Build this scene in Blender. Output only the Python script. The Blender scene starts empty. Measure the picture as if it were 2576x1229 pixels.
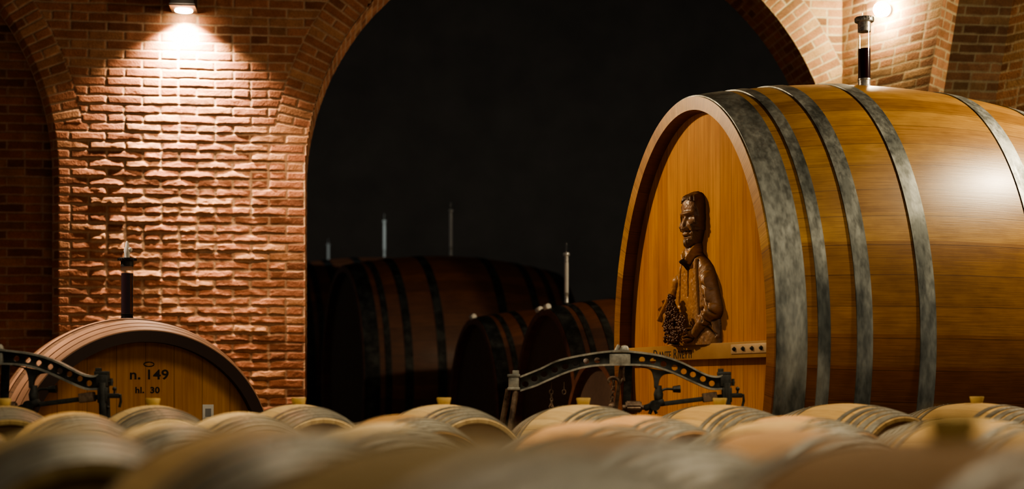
import bpy, bmesh, math, random
import numpy as np
from mathutils import Vector, Matrix
random.seed(7)
PI = math.pi
ZC = 1.70            # eye height above the floor
F, HY = 3578.0, 975.0
scene = bpy.context.scene
COL = scene.collection


def at(px, py, d):
    return Vector(((px - 1288) / F * d, d, ZC + (HY - py) / F * d))


# ------------------------------------------------------------------ helpers
def link(o, parent=None):
    COL.objects.link(o)
    if parent is not None:
        o.parent = parent
    return o


def tag(o, label=None, cat=None, group=None, kind=None):
    for k, v in (('label', label), ('category', cat), ('group', group), ('kind', kind)):
        if v:
            o[k] = v
    return o


def empty(name, loc, rz=0.0, label=None, cat=None, group=None):
    o = bpy.data.objects.new(name, None)
    o.empty_display_size = .1
    link(o)
    o.location = loc
    o.rotation_euler = (0, 0, rz)
    return tag(o, label, cat, group)


def mesh_obj(name, me, mat, parent=None, sharp=35):
    me.materials.clear()
    me.materials.append(mat)
    if sharp is not None and len(me.polygons):
        me.polygons.foreach_set('use_smooth', [True] * len(me.polygons))
        me.set_sharp_from_angle(angle=math.radians(sharp))
    me.update()
    o = bpy.data.objects.new(name, me)
    return link(o, parent)


def bm_obj(name, bm, mat, parent=None, sharp=35):
    me = bpy.data.meshes.new(name)
    bmesh.ops.recalc_face_normals(bm, faces=bm.faces[:])
    bm.to_mesh(me)
    bm.free()
    return mesh_obj(name, me, mat, parent, sharp)


def add_box(bm, c, s, rot=None, bevel=0.0):
    m = Matrix.Translation(Vector(c))
    if rot is not None:
        m = m @ rot
    r = bmesh.ops.create_cube(bm, size=1.0, matrix=m @ Matrix.Diagonal((s[0], s[1], s[2], 1)))
    if bevel > 0:
        es = list({e for v in r['verts'] for e in v.link_edges})
        bmesh.ops.bevel(bm, geom=es, offset=bevel, segments=2, affect='EDGES', profile=.6)


def add_cyl(bm, p0, p1, r0, r1=None, seg=20):
    p0, p1 = Vector(p0), Vector(p1)
    d = p1 - p0
    m = Matrix.Translation((p0 + p1) / 2) @ d.to_track_quat('Z', 'Y').to_matrix().to_4x4()
    bmesh.ops.create_cone(bm, cap_ends=True, segments=seg, radius1=r0, radius2=r0 if r1 is None else r1, depth=d.length, matrix=m)


def add_sph(bm, c, r, sub=2, scale=(1, 1, 1)):
    bmesh.ops.create_icosphere(bm, subdivisions=sub, radius=1.0,
                               matrix=Matrix.Translation(Vector(c)) @ Matrix.Diagonal((r * scale[0], r * scale[1], r * scale[2], 1)))


def add_tube(bm, pts, r, seg=10, closed=False):
    pts = [Vector(p) for p in pts]
    n = len(pts)
    rings = []
    up = Vector((0, 0, 1))
    for i, p in enumerate(pts):
        if closed:
            t = pts[(i + 1) % n] - pts[i - 1]
        else:
            t = pts[min(i + 1, n - 1)] - pts[max(i - 1, 0)]
        t.normalize()
        a = t.cross(Vector((0, 1, 0)))
        if a.length < .1:
            a = t.cross(up)
        a.normalize()
        b = t.cross(a)
        rr = r[i] if isinstance(r, (list, tuple)) else r
        rings.append([bm.verts.new(p + (a * math.cos(2 * PI * k / seg) + b * math.sin(2 * PI * k / seg)) * rr) for k in range(seg)])
    m = n if closed else n - 1
    for i in range(m):
        A, B = rings[i], rings[(i + 1) % n]
        for k in range(seg):
            bm.faces.new((A[k], A[(k + 1) % seg], B[(k + 1) % seg], B[k]))
    if not closed:
        bm.faces.new(rings[0][::-1])
        bm.faces.new(rings[-1])


def add_lathe_z(bm, prof, seg=28, c=(0, 0, 0), cap=True):
    c = Vector(c)
    rings = [[bm.verts.new(c + Vector((r * math.cos(2 * PI * k / seg), r * math.sin(2 * PI * k / seg), z))) for k in range(seg)] for r, z in prof]
    for A, B in zip(rings, rings[1:]):
        for k in range(seg):
            bm.faces.new((A[k], A[(k + 1) % seg], B[(k + 1) % seg], B[k]))
    if cap:
        bm.faces.new(rings[0][::-1])
        bm.faces.new(rings[-1])


def grid_mesh(name, P, keep=None, col=None):
    """P: (n, m, 3) array of points; keep: quad mask (n-1, m-1)."""
    n, m = P.shape[:2]
    idx = np.arange(n * m).reshape(n, m)
    q = np.stack([idx[:-1, :-1], idx[1:, :-1], idx[1:, 1:], idx[:-1, 1:]], -1).reshape(-1, 4)
    if keep is not None:
        q = q[keep.reshape(-1)]
    used = np.unique(q)
    remap = np.full(n * m, -1)
    remap[used] = np.arange(len(used))
    q = remap[q]
    V = P.reshape(-1, 3)[used]
    me = bpy.data.meshes.new(name)
    me.vertices.add(len(V))
    me.vertices.foreach_set('co', V.astype(np.float32).ravel())
    me.loops.add(q.size)
    me.loops.foreach_set('vertex_index', q.astype(np.int32).ravel())
    me.polygons.add(len(q))
    me.polygons.foreach_set('loop_start', np.arange(0, q.size, 4, dtype=np.int32))
    me.update(calc_edges=True)
    me.validate()
    if col is not None:
        a = me.attributes.new('tint', 'FLOAT_COLOR', 'POINT')
        c = np.ones((len(V), 4), np.float32)
        c[:, :3] = col.reshape(-1, 3)[used]
        a.data.foreach_set('color', c.ravel())
    return me


def curve_mesh(name, outer, holes, extrude, bevel=0.0):
    """Filled 2D outline (x, y) with holes, extruded, as mesh data in the XZ plane."""
    cu = bpy.data.curves.new(name, 'CURVE')
    cu.dimensions = '2D'
    cu.fill_mode = 'BOTH'
    cu.extrude = extrude
    cu.bevel_depth = bevel
    cu.bevel_resolution = 1
    for pts in [outer] + holes:
        sp = cu.splines.new('POLY')
        sp.points.add(len(pts) - 1)
        for p, (x, y) in zip(sp.points, pts):
            p.co = (x, y, 0, 1)
        sp.use_cyclic_u = True
    return to_mesh(name, cu)


def to_mesh(name, data):
    o = bpy.data.objects.new('tmp', data)
    COL.objects.link(o)
    dg = bpy.context.evaluated_depsgraph_get()
    me = bpy.data.meshes.new_from_object(o.evaluated_get(dg))
    bpy.data.objects.remove(o)
    me.name = name
    me.transform(Matrix.Rotation(PI / 2, 4, 'X'))     # XY -> XZ
    return me


def text_mesh(name, body, size, extrude=.001, xs=1.0, spacing=1.0, bold=0.0):
    cu = bpy.data.curves.new(name, 'FONT')
    cu.body = body
    cu.size = size
    cu.extrude = extrude
    cu.align_x = 'CENTER'
    cu.align_y = 'BOTTOM_BASELINE'
    cu.space_character = spacing
    cu.offset = bold
    me = to_mesh(name, cu)
    me.transform(Matrix.Diagonal((xs, 1, 1, 1)))
    return me


# ------------------------------------------------------------------ noise
def hsh(a, b, s):
    x = np.sin(a * 127.1 + b * 311.7 + s * 74.7) * 43758.5453
    return x - np.floor(x)


def vn(x, y, s=0):
    ix, iy = np.floor(x), np.floor(y)
    fx, fy = x - ix, y - iy
    fx, fy = fx * fx * (3 - 2 * fx), fy * fy * (3 - 2 * fy)
    a, b = hsh(ix, iy, s), hsh(ix + 1, iy, s)
    c, d = hsh(ix, iy + 1, s), hsh(ix + 1, iy + 1, s)
    return (a * (1 - fx) + b * fx) * (1 - fy) + (c * (1 - fx) + d * fx) * fy


def fbm(x, y, s=0, o=3):
    t, a, n = 0, 1.0, 0
    for k in range(o):
        t = t + a * vn(x * 2 ** k, y * 2 ** k, s + k * 13)
        n += a
        a *= .5
    return t / n - .5


def sstep(a, b, x):
    t = np.clip((x - a) / (b - a), 0, 1)
    return t * t * (3 - 2 * t)


# ------------------------------------------------------------------ materials
class NT:
    def __init__(self, name):
        self.mat = bpy.data.materials.new(name)
        self.mat.use_nodes = True
        self.t = self.mat.node_tree
        self.b = self.t.nodes['Principled BSDF']
        self.out = self.t.nodes['Material Output']

    def n(self, typ, **kw):
        nd = self.t.nodes.new(typ)
        for k, v in kw.items():
            if k == 'inp':
                for kk, vv in v.items():
                    if hasattr(vv, 'is_linked'):
                        self.t.links.new(vv, nd.inputs[kk])
                    else:
                        nd.inputs[kk].default_value = vv
            else:
                setattr(nd, k, v)
        return nd

    def link(self, a, b):
        self.t.links.new(a, b)

    def math(self, op, a, b=0.0, c=0.0):
        return self.n('ShaderNodeMath', operation=op, inp={0: a, 1: b, 2: c}).outputs[0]

    def mix(self, fac, a, b, mode='MIX'):
        nd = self.n('ShaderNodeMix', data_type='RGBA', blend_type=mode)
        for k, v in ((0, fac), (6, a), (7, b)):
            if hasattr(v, 'is_linked'):
                self.t.links.new(v, nd.inputs[k])
            else:
                nd.inputs[k].default_value = v if k == 0 else (*v, 1) if len(v) == 3 else v
        return nd.outputs[2]

    def ramp(self, fac, stops):
        nd = self.n('ShaderNodeValToRGB')
        e = nd.color_ramp.elements
        while len(e) < len(stops):
            e.new(.5)
        for el, (p, c) in zip(e, stops):
            el.position = p
            el.color = (*c, 1)
        self.t.links.new(fac, nd.inputs[0])
        return nd.outputs[0]

    def noise(self, vec, scale, detail=3, rough=.55, out=0):
        nd = self.n('ShaderNodeTexNoise', inp={'Scale': scale, 'Detail': detail, 'Roughness': rough})
        if vec is not None:
            self.t.links.new(vec, nd.inputs['Vector'])
        return nd.outputs[out]

    def mapping(self, vec, scale=(1, 1, 1), loc=(0, 0, 0)):
        nd = self.n('ShaderNodeMapping')
        nd.inputs['Scale'].default_value = scale
        nd.inputs['Location'].default_value = loc
        self.t.links.new(vec, nd.inputs[0])
        return nd.outputs[0]

    def obj(self):
        return self.n('ShaderNodeTexCoord').outputs['Object']

    def uv(self):
        return self.n('ShaderNodeTexCoord').outputs['UV']

    def bump(self, h, strength=.3, dist=.01):
        nd = self.n('ShaderNodeBump', inp={'Strength': strength, 'Distance': dist, 'Height': h})
        self.link(nd.outputs[0], self.b.inputs['Normal'])

    def set(self, **kw):
        names = {'col': 'Base Color', 'rough': 'Roughness', 'metal': 'Metallic', 'coat': 'Coat Weight', 'coatr': 'Coat Roughness', 'spec': 'Specular IOR Level'}
        for k, v in kw.items():
            s = self.b.inputs[names[k]]
            if hasattr(v, 'is_linked'):
                self.link(v, s)
            else:
                s.default_value = (*v, 1) if k == 'col' else v
        return self


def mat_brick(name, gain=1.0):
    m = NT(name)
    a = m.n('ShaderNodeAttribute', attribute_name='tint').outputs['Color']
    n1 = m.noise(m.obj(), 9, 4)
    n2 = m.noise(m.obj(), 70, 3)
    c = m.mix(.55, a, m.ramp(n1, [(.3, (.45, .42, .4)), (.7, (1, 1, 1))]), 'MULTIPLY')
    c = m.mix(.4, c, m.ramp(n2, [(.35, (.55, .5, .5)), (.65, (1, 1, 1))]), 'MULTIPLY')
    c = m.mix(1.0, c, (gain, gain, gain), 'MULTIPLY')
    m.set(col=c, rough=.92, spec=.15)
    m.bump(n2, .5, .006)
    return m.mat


def mat_stave(name, stops, rough=.42, coat=.15, spec=.5, line=.035, grain=1.0, usecol=False, low=None, nst=26.0):
    """Staves along v of the UV map, one per unit of u."""
    m = NT(name)
    uv = m.uv()
    s = m.n('ShaderNodeSeparateXYZ', inp={0: uv})
    fl = m.math('FLOOR', s.outputs[0])
    fr = m.math('FRACT', s.outputs[0])
    wn = m.n('ShaderNodeTexWhiteNoise', noise_dimensions='1D', inp={'W': fl}).outputs[0]
    c = m.ramp(wn, stops)
    gv = m.n('ShaderNodeCombineXYZ', inp={0: m.math('MULTIPLY', s.outputs[0], 16.0), 1: m.math('MULTIPLY', s.outputs[1], 1.6), 2: m.math('MULTIPLY', fl, 3.7)})
    g = m.noise(gv.outputs[0], 2.0, 5, .6)
    c = m.mix(.75 * grain, c, m.ramp(g, [(.3, (.5, .43, .36)), (.62, (1, 1, 1))]), 'MULTIPLY')
    bl = m.noise(m.n('ShaderNodeCombineXYZ', inp={0: m.math('MULTIPLY', s.outputs[0], 1.2), 1: m.math('MULTIPLY', s.outputs[1], 3.0)}).outputs[0], 1.5, 3)
    c = m.mix(.5 * grain, c, m.ramp(bl, [(.35, (.6, .52, .42)), (.6, (1, 1, 1))]), 'MULTIPLY')
    e = m.math('MINIMUM', fr, m.math('SUBTRACT', 1.0, fr))
    ln = m.math('LESS_THAN', e, line)
    c = m.mix(m.math('MULTIPLY', ln, .6), c, (.05, .025, .012))
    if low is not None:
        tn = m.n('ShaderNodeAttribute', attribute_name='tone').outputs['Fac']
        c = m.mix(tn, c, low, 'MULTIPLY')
    if usecol:
        oc = m.n('ShaderNodeObjectInfo').outputs['Color']
        c = m.mix(1.0, c, oc, 'MULTIPLY')
    m.set(col=c, rough=rough, coat=coat, coatr=.25, spec=spec)
    m.bump(g, .15, .004)
    return m.mat


def mat_board(name, stops, axis=1, width=.12, rough=.42, light=None, coat=.1, usecol=False):
    """Upright head boards, cut along the local `axis`."""
    m = NT(name)
    o = m.obj()
    s = m.n('ShaderNodeSeparateXYZ', inp={0: o})
    u = m.math('DIVIDE', s.outputs[axis], width)
    fl = m.math('FLOOR', u)
    fr = m.math('FRACT', u)
    wn = m.n('ShaderNodeTexWhiteNoise', noise_dimensions='1D', inp={'W': m.math('ADD', fl, .37)}).outputs[0]
    c = m.ramp(wn, stops)
    if axis == 1:
        gv = m.mapping(o, (1, 26, .9))
        bv = m.mapping(o, (1, 5, 1.1))
    else:
        gv = m.mapping(o, (26, 1, .9))
        bv = m.mapping(o, (5, 1, 1.1))
    g = m.noise(gv, 2.2, 5, .62)
    b = m.noise(bv, 1.5, 3)
    c = m.mix(.6, c, m.ramp(g, [(.32, (.62, .5, .4)), (.62, (1, 1, 1))]), 'MULTIPLY')
    c = m.mix(.45, c, m.ramp(b, [(.35, (.65, .52, .42)), (.6, (1, 1, 1))]), 'MULTIPLY')
    e = m.math('MINIMUM', fr, m.math('SUBTRACT', 1.0, fr))
    c = m.mix(m.math('MULTIPLY', m.math('LESS_THAN', e, .018), .45), c, (.08, .03, .01))
    if usecol:
        c = m.mix(1.0, c, m.n('ShaderNodeObjectInfo').outputs['Color'], 'MULTIPLY')
    m.set(col=c, rough=rough, coat=coat, coatr=.3, spec=.15)
    m.bump(g, .2, .003)
    return m.mat


def mat_metal(name, dark, light, rough=.5, metal=.8, scale=6, stretch=(1, 1, 1), edge=(.4, .62), usecol=False):
    m = NT(name)
    o = m.mapping(m.obj(), stretch)
    a = m.noise(o, scale, 5, .65)
    b = m.noise(o, scale * 9, 3, .6)
    c = m.ramp(a, [(edge[0], dark), (edge[1], light)])
    c = m.mix(.4, c, m.ramp(b, [(.35, (.55, .55, .55)), (.65, (1, 1, 1))]), 'MULTIPLY')
    if usecol:
        c = m.mix(1.0, c, m.n('ShaderNodeObjectInfo').outputs['Color'], 'MULTIPLY')
    r = m.n('ShaderNodeMapRange', inp={0: b, 1: .3, 2: .7, 3: rough - .1, 4: rough + .15}).outputs[0]
    m.set(col=c, rough=r, metal=metal)
    m.bump(b, .15, .003)
    return m.mat


def mat_plain(name, col, rough=.6, metal=0.0, var=.3, scale=14):
    m = NT(name)
    n = m.noise(m.obj(), scale, 4)
    c = m.mix(var, col, m.ramp(n, [(.3, (.35, .35, .35)), (.7, (1, 1, 1))]), 'MULTIPLY')
    m.set(col=c, rough=rough, metal=metal)
    return m.mat


def mat_emit(name, col, strength):
    m = NT(name)
    e = m.n('ShaderNodeEmission', inp={0: (*col, 1), 1: strength})
    m.link(e.outputs[0], m.out.inputs[0])
    return m.mat


def mat_glass(name):
    m = NT(name)
    t = m.n('ShaderNodeBsdfTransparent', inp={0: (.93, .93, .9, 1)})
    g = m.n('ShaderNodeBsdfGlossy', inp={0: (1, 1, 1, 1), 'Roughness': .06})
    fr = m.n('ShaderNodeLayerWeight', inp={0: .35})
    k = m.math('MULTIPLY_ADD', fr.outputs['Facing'], .35, .06)
    mx = m.n('ShaderNodeMixShader', inp={0: k, 1: t.outputs[0], 2: g.outputs[0]})
    m.link(mx.outputs[0], m.out.inputs[0])
    return m.mat


M = {}
M['brick'] = mat_brick('handmade_brick')
M['brick_dark'] = mat_brick('shaded_brick', 1.0)
M['brick_shade'] = mat_brick('shade_toned_brick', .26)  # shade of the right recess put into the brick colour
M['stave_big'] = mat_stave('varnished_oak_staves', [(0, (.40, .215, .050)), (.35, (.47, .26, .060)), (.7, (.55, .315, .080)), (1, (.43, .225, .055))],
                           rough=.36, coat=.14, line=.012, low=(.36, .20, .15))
M['head_big'] = mat_board('cask_head_boards', [(0, (.52, .225, .022)), (.5, (.57, .255, .028)), (.85, (.62, .29, .036)), (1, (.76, .38, .065))], 1, .135, .55, coat=.02)
M['stave_dim'] = mat_stave('dimmed_oak_staves', [(0, (.16, .055, .022)), (.5, (.20, .072, .028)), (1, (.13, .045, .018))], rough=.55, coat=.05, line=.02)  # oak darkened to stand for the dim rear room
M['stave_149'] = mat_stave('weathered_oak_staves', [(0, (.22, .12, .06)), (.5, (.26, .145, .07)), (1, (.20, .105, .05))], rough=.6, coat=.0, line=.02)
M['head_149'] = mat_board('dark_head_boards', [(0, (.52, .24, .075)), (.5, (.64, .32, .10)), (1, (.56, .27, .08))], 1, .17, .55)
M['rim_dark'] = mat_plain('dark_rim_wood', (.035, .015, .009), .6)
M['band_tan'] = mat_plain('tan_painted_band', (.55, .30, .17), .55, 0, .5, 5)
M['galv'] = mat_metal('galvanised_hoop', (.13, .145, .14), (.50, .53, .50), .46, .70, 3.6, (1, 1, .35), (.42, .66))
M['oak'] = mat_stave('pale_barrel_oak', [(0, (.42, .305, .165)), (.5, (.48, .36, .20)), (1, (.38, .27, .14))], rough=.7, coat=.0, spec=.12, line=.02, grain=.7, usecol=True)
M['oak_head'] = mat_board('pale_barrel_head', [(0, (.36, .23, .12)), (1, (.45, .30, .17))], 0, .09, .6, usecol=True)
M['hoop'] = mat_metal('barrel_hoop_steel', (.12, .112, .092), (.27, .252, .205), .42, .4, 4)
M['bung'] = mat_plain('tan_bung', (.42, .29, .09), .6, 0, .25, 20)
M['iron'] = mat_metal('cast_iron', (.014, .014, .013), (.075, .077, .072), .55, .5, 7, (1, 1, 1), (.42, .7))
M['iron_pale'] = mat_metal('worn_pale_iron', (.10, .10, .09), (.42, .41, .36), .5, .45, 10, (1, 1, 1), (.35, .65))
M['iron_rust'] = mat_metal('rusty_bar', (.05, .03, .02), (.22, .15, .10), .6, .5, 12)
M['steel'] = mat_metal('polished_steel', (.45, .45, .43), (.72, .72, .70), .3, .65, 8)
M['glass'] = mat_glass('gauge_glass')
M['wine'] = mat_plain('red_wine', (.035, .004, .008), .08, 0, .1)
M['glint_tube'] = mat_plain('pale_glint_glass', (.70, .70, .68), .25, 0, .1)  # pale opaque colour stands for the glint on glass tubes
M['white'] = mat_plain('white_plastic', (.75, .72, .66), .45, 0, .1)
M['ink'] = mat_plain('burnt_ink', (.02, .012, .008), .7, 0, .1)
M['black'] = mat_plain('black_lamp_metal', (.012, .011, .010), .45, .3, .2)
M['carve'] = None
M['board'] = mat_board('name_board_oak', [(0, (.78, .49, .20)), (1, (.80, .50, .21))], 0, 5.0, .45)
M['plate'] = mat_plain('pale_plate', (.62, .45, .26), .45, .3, .3)
M['cradle'] = mat_plain('cradle_timber', (.12, .07, .04), .7)
M['floor'] = mat_plain('cellar_floor', (.16, .11, .08), .75, 0, .5, 2)
M['plaster'] = mat_plain('dark_vault', (.10, .075, .06), .9, 0, .4, 1.5)
M['slab'] = mat_plain('dark_platform', (.08, .06, .045), .85, 0, .4, 3)
m_ = NT('carved_oak')
a_ = m_.n('ShaderNodeAttribute', attribute_name='tint').outputs['Color']
n_ = m_.noise(m_.mapping(m_.obj(), (1, 5, 1)), 14, 4)
m_.set(col=m_.mix(.5, a_, m_.ramp(n_, [(.3, (.5, .42, .38)), (.65, (1, 1, 1))]), 'MULTIPLY'), rough=.45, coat=.12, coatr=.25)
m_.bump(n_, .25, .004)
M['carve'] = m_.mat

# ------------------------------------------------------------------ brick walls
BH, BL, JT = .0737, .286, .0110      # course height, brick pitch, joint
WE = Vector((1, .12, 0)).normalized()
WN = Vector((WE.y, -WE.x, 0))
WO = Vector((0, 11.85, ZC))
ARC = [(.544, 2.25, 1.705), (-5.976, 2.25, 1.705)]     # s, radius, spring height above the eye
RING = .286
ZR0 = 2.13


def bricks(u, v, seed=0, split=.22, bond=True):
    row = np.floor(v / BH)
    fv = v / BH - row
    uu = u / BL + (.5 * np.mod(row, 2) if bond else 0) + .04 * (hsh(row, 3.0, seed) - .5)
    col = np.floor(uu)
    fu = uu - col
    sp = hsh(row, col, seed + 5) < split
    fu2 = np.where(sp, np.mod(fu * 2, 1), fu)
    bl = np.where(sp, BL / 2, BL)
    cid = np.where(sp, col * 2 + np.floor(fu * 2) + 500, col)
    d = np.minimum(np.minimum(fu2, 1 - fu2) * bl, np.minimum(fv, 1 - fv) * BH) - JT / 2
    return row, cid, fu2, fv, d


def brick_surface(u, v, seed=0, rough=0.0, split=.22, amp=1.0, ring=None, ru=None, rv=None):
    """height and colour for brick coordinates; where ring is true, use (ru, rv) instead."""
    wob = .0025 * fbm(u * 9, v * 9, seed + 40, 2) * 4
    row, cid, fu, fv, d = bricks(u, v + wob, seed, split)
    if ring is not None:
        r2, c2, fu2, fv2, d2 = bricks(ru, rv, seed + 3, 0)
        odd = np.mod(r2, 2) == 0
        fx = ru / RING
        half = np.mod(fx * 2, 1)
        fu2 = np.where(odd, fx, half)
        bl = np.where(odd, RING, RING / 2)
        c2 = np.where(odd, 700., 701 + np.floor(fx * 2))
        d2 = np.minimum(np.minimum(fu2, 1 - fu2) * bl, np.minimum(fv2, 1 - fv2) * BH) - JT / 2
        row, cid, fu, fv, d = [np.where(ring, b, a) for a, b in zip((row, cid, fu, fv, d), (r2 + 900, c2, fu2, fv2, d2))]
    h1, h2, h3 = hsh(row, cid, seed + 11), hsh(row, cid, seed + 12), hsh(row, cid, seed + 13)
    jag = .004 * fbm(u * 30, v * 30, seed + 20, 2) * (1 + 3 * rough)
    edge = sstep(-.002, .005 + .008 * rough, d + jag)
    h = -.0035 + edge * (.0035 + .003 * h1)
    n = fbm(u * 16, v * 30, seed + 21, 4)
    # split faces lean out towards the foot of each brick, with broken upper corners
    cu = np.abs(2 * np.clip(fu, 0, 1) - 1)
    mound = np.clip(1.05 - cu ** (2.2 + 4 * h1) * (.15 + .95 * np.clip(fv, 0, 1)) * (.4 + 1.0 * h3), 0, 1)
    lean = np.clip((1.0 - fv) / .80, 0, 1) ** .8 * sstep(.02, .22, fv)
    boss = lean * mound
    rk = rough * (.30 + 1.0 * (h2 > .3) * h2)
    tilt = (h1 - .5) * .010 * rough * (fu - .5) * 2
    lump = boss * np.clip(.95 + .7 * n, .3, 1.4)
    h = h + edge * (rk * .0115 * lump + tilt * .5 + n * (.0030 + .0055 * rough))
    # chipped lower corners
    chip = (hsh(row, cid, seed + 30) > .72) * rough
    h = h - edge * chip * .006 * sstep(.45, 1.0, cu * .65 + fv * .6 + n * .7)
    h = h * amp
    cb = np.stack([.36 + .17 * h1, .155 + .085 * h1, .085 + .05 * h1], -1)
    dk = (h3 > .82)[..., None]
    cb = np.where(dk, cb * .62, cb)
    yl = (h2 > .8)[..., None]
    cb = np.where(yl, cb * np.array([1.12, 1.3, 1.25]), cb)
    cm = np.array([.58, .40, .26])
    mk = edge[..., None]
    c = cb * mk + cm * (1 - mk)
    return h, c


def wall_point(s, z, h):
    P = np.zeros(s.shape + (3,))
    for k in range(3):
        P[..., k] = WO[k] + s * WE[k] + h * WN[k] + (z if k == 2 else 0)
    return P


def build_back_wall():
    s1 = np.concatenate([np.arange(-5.4, -4.25, .03), np.arange(-4.25, -1.2, .0088), np.arange(-1.2, 1.8, .03), np.arange(1.8, 3.05, .007)])
    z1 = np.concatenate([np.arange(-1.70, -.45, .05), np.arange(-.45, 3.35, .0066), np.arange(3.35, 4.3, .03)])
    S, Z = np.meshgrid(s1, z1, indexing='ij')
    sds, ring = [], np.zeros(S.shape, bool)
    ru, rv = np.zeros(S.shape), np.zeros(S.shape)
    for (c, R, zc) in ARC:
        ds, dz = S - c, Z - zc
        rho = np.hypot(ds, dz)
        up = dz > 0
        sd = np.where(up, rho - R, np.abs(ds) - R)
        inside = sd < 0
        # pull vertices that fall inside onto the opening's outline
        k = R / np.maximum(rho, 1e-6)
        NS = np.where(up, c + ds * k, c + np.sign(ds) * R)
        NZ = np.where(up, zc + dz * k, Z)
        sds.append((sd, inside, NS, NZ))
        rg = up & (rho < R + RING) & (Z > ZR0)
        ring |= rg
        ru = np.where(rg, np.clip(rho - R, 0, RING), ru)
        rv = np.where(rg, np.arctan2(ds, dz) * (R + RING * .5), rv)
    keepv = ~(sds[0][1] | sds[1][1])
    kq = keepv[:-1, :-1] | keepv[1:, :-1] | keepv[1:, 1:] | keepv[:-1, 1:]
    S2, Z2 = S.copy(), Z.copy()
    for sd, ins, NS, NZ in sds:
        S2 = np.where(ins, NS, S2)
        Z2 = np.where(ins, NZ, Z2)
    e0 = np.where(keepv, sds[0][0], 0)
    e1 = np.where(keepv, sds[1][0], 0)
    edge_d = np.minimum(e0, e1)
    rough = sstep(2.65, 1.55, Z) * sstep(.08, .45, edge_d) * (.75 + .5 * vn(S * 1.3, Z * 1.1, 4)) * (S < 0)
    rough = np.where(ring, 0.0, np.clip(rough, 0, 1.15))
    h, c = brick_surface(S, Z, 1, rough, .18, 1.0, ring, ru, rv)
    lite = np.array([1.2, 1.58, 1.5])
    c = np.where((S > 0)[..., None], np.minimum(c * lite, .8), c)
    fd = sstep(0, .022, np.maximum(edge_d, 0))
    h = h * fd + .003 * (1 - fd)
    ch = np.clip(1 - e1 / .06, 0, 1)            # splayed edge of the left opening
    h = h - .06 * ch
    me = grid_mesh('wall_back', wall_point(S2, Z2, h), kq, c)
    tag(mesh_obj('wall_back', me, M['brick'], None, 60), kind='structure')


def build_soffit(i, name, step):
    c, R, zc = ARC[i]
    D = .572
    zb = -1.70
    n1 = int((zc - zb) / step)
    pts = [(c - R, zb + (zc - zb) * k / n1) for k in range(n1)]
    n2 = int(PI * R / step)
    pts += [(c - R * math.cos(PI * k / n2), zc + R * math.sin(PI * k / n2)) for k in range(n2 + 1)]
    pts += [(c + R, zc - (zc - zb) * (k + 1) / n1) for k in range(n1)]
    pts = np.array(pts)
    L = np.concatenate([[0], np.cumsum(np.hypot(*np.diff(pts, axis=0).T))])
    dep = np.arange(0, D + .001, .0115)
    nrm = np.array([[c - p[0], (zc - p[1]) if p[1] > zc else 0] for p in pts])
    nrm /= np.linalg.norm(nrm, axis=1)[:, None]
    Lg, Dg = np.meshgrid(L, dep, indexing='ij')
    h, col = brick_surface(Dg, Lg, 21 + i, 0.0, .3, .6)
    h = h * sstep(.0, .05, Dg)
    S = pts[:, 0][:, None] + nrm[:, 0][:, None] * h
    Z = pts[:, 1][:, None] + nrm[:, 1][:, None] * h
    off = .06 if i == 1 else -.0025
    P = wall_point(S, Z, -Dg - off)
    tag(mesh_obj(name, grid_mesh(name, P, None, col), M['brick'], None, 60), kind='structure')


def build_recess():
    s1 = np.arange(-6.2, -3.45, .012)
    z1 = np.concatenate([np.arange(-1.7, -.3, .05), np.arange(-.3, 3.4, .0075), np.arange(3.4, 4.3, .05)])
    S, Z = np.meshgrid(s1, z1, indexing='ij')
    h, c = brick_surface(S, Z + .03, 61, 0.06, .1, 1.0)
    me = grid_mesh('wall_left', wall_point(S, Z, h - .36), None, c)
    tag(mesh_obj('wall_left', me, M['brick_dark'], None, 60), kind='structure')


def build_pilaster():
    z1 = np.concatenate([np.arange(-1.7, 1.6, .06), np.arange(1.6, 3.35, .0095), np.arange(3.35, 4.3, .04)])
    C0 = np.array([2.828, 12.19])

    def corner(z):
        u = .409 + .119 * np.maximum(z - 1.5, 0)
        E = C0[None] + u[:, None] * np.array([1, -1.5])[None]
        Fp = E + np.array([.184, .2208])[None]
        G = Fp + np.array([.454, .0545])[None]
        Hh = G + np.array([.42, -.63])[None]
        return np.repeat(C0[None], len(z), 0), E, Fp, G, Hh
    cs = corner(z1)
    names = ['wall_right_pilaster', 'wall_right_return', 'wall_right_recess', 'wall_right_buttress']
    ulen = [.95, .286, .46, .757]
    for k in range(4):
        A, B = cs[k], cs[k + 1]
        n = max(4, int(ulen[k] / .011))
        t = np.linspace(0, 1, n)
        P = A[None] * (1 - t)[:, None, None] + B[None] * t[:, None, None]
        Z = np.repeat(z1[None], n, 0)
        dist = np.linalg.norm(P - B[None], axis=2)
        h, c = brick_surface(dist if k == 0 else np.linalg.norm(P - A[None], axis=2) + .07, Z, 31 + k, 0.0, .2, .42)
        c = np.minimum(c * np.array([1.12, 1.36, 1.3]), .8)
        dv = (B - A)
        nn = np.stack([dv[:, 1], -dv[:, 0]], -1)
        nn /= np.linalg.norm(nn, axis=1)[:, None]
        fade = np.minimum(sstep(0, .08, t), sstep(1, .92, t))[:, None]
        h = h * np.where(fade < .3, 0.3, 1)
        Q = np.zeros(Z.shape + (3,))
        Q[..., :2] = P + nn[None] * h[..., None]
        Q[..., 2] = Z + ZC
        mt = M['brick_shade'] if k == 2 else M['brick']
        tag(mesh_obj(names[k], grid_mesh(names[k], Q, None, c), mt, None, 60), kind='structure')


build_back_wall()
build_soffit(0, 'wall_arch_soffit', .0145)
build_soffit(1, 'wall_left_arch_soffit', .03)
build_recess()
build_pilaster()


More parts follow.
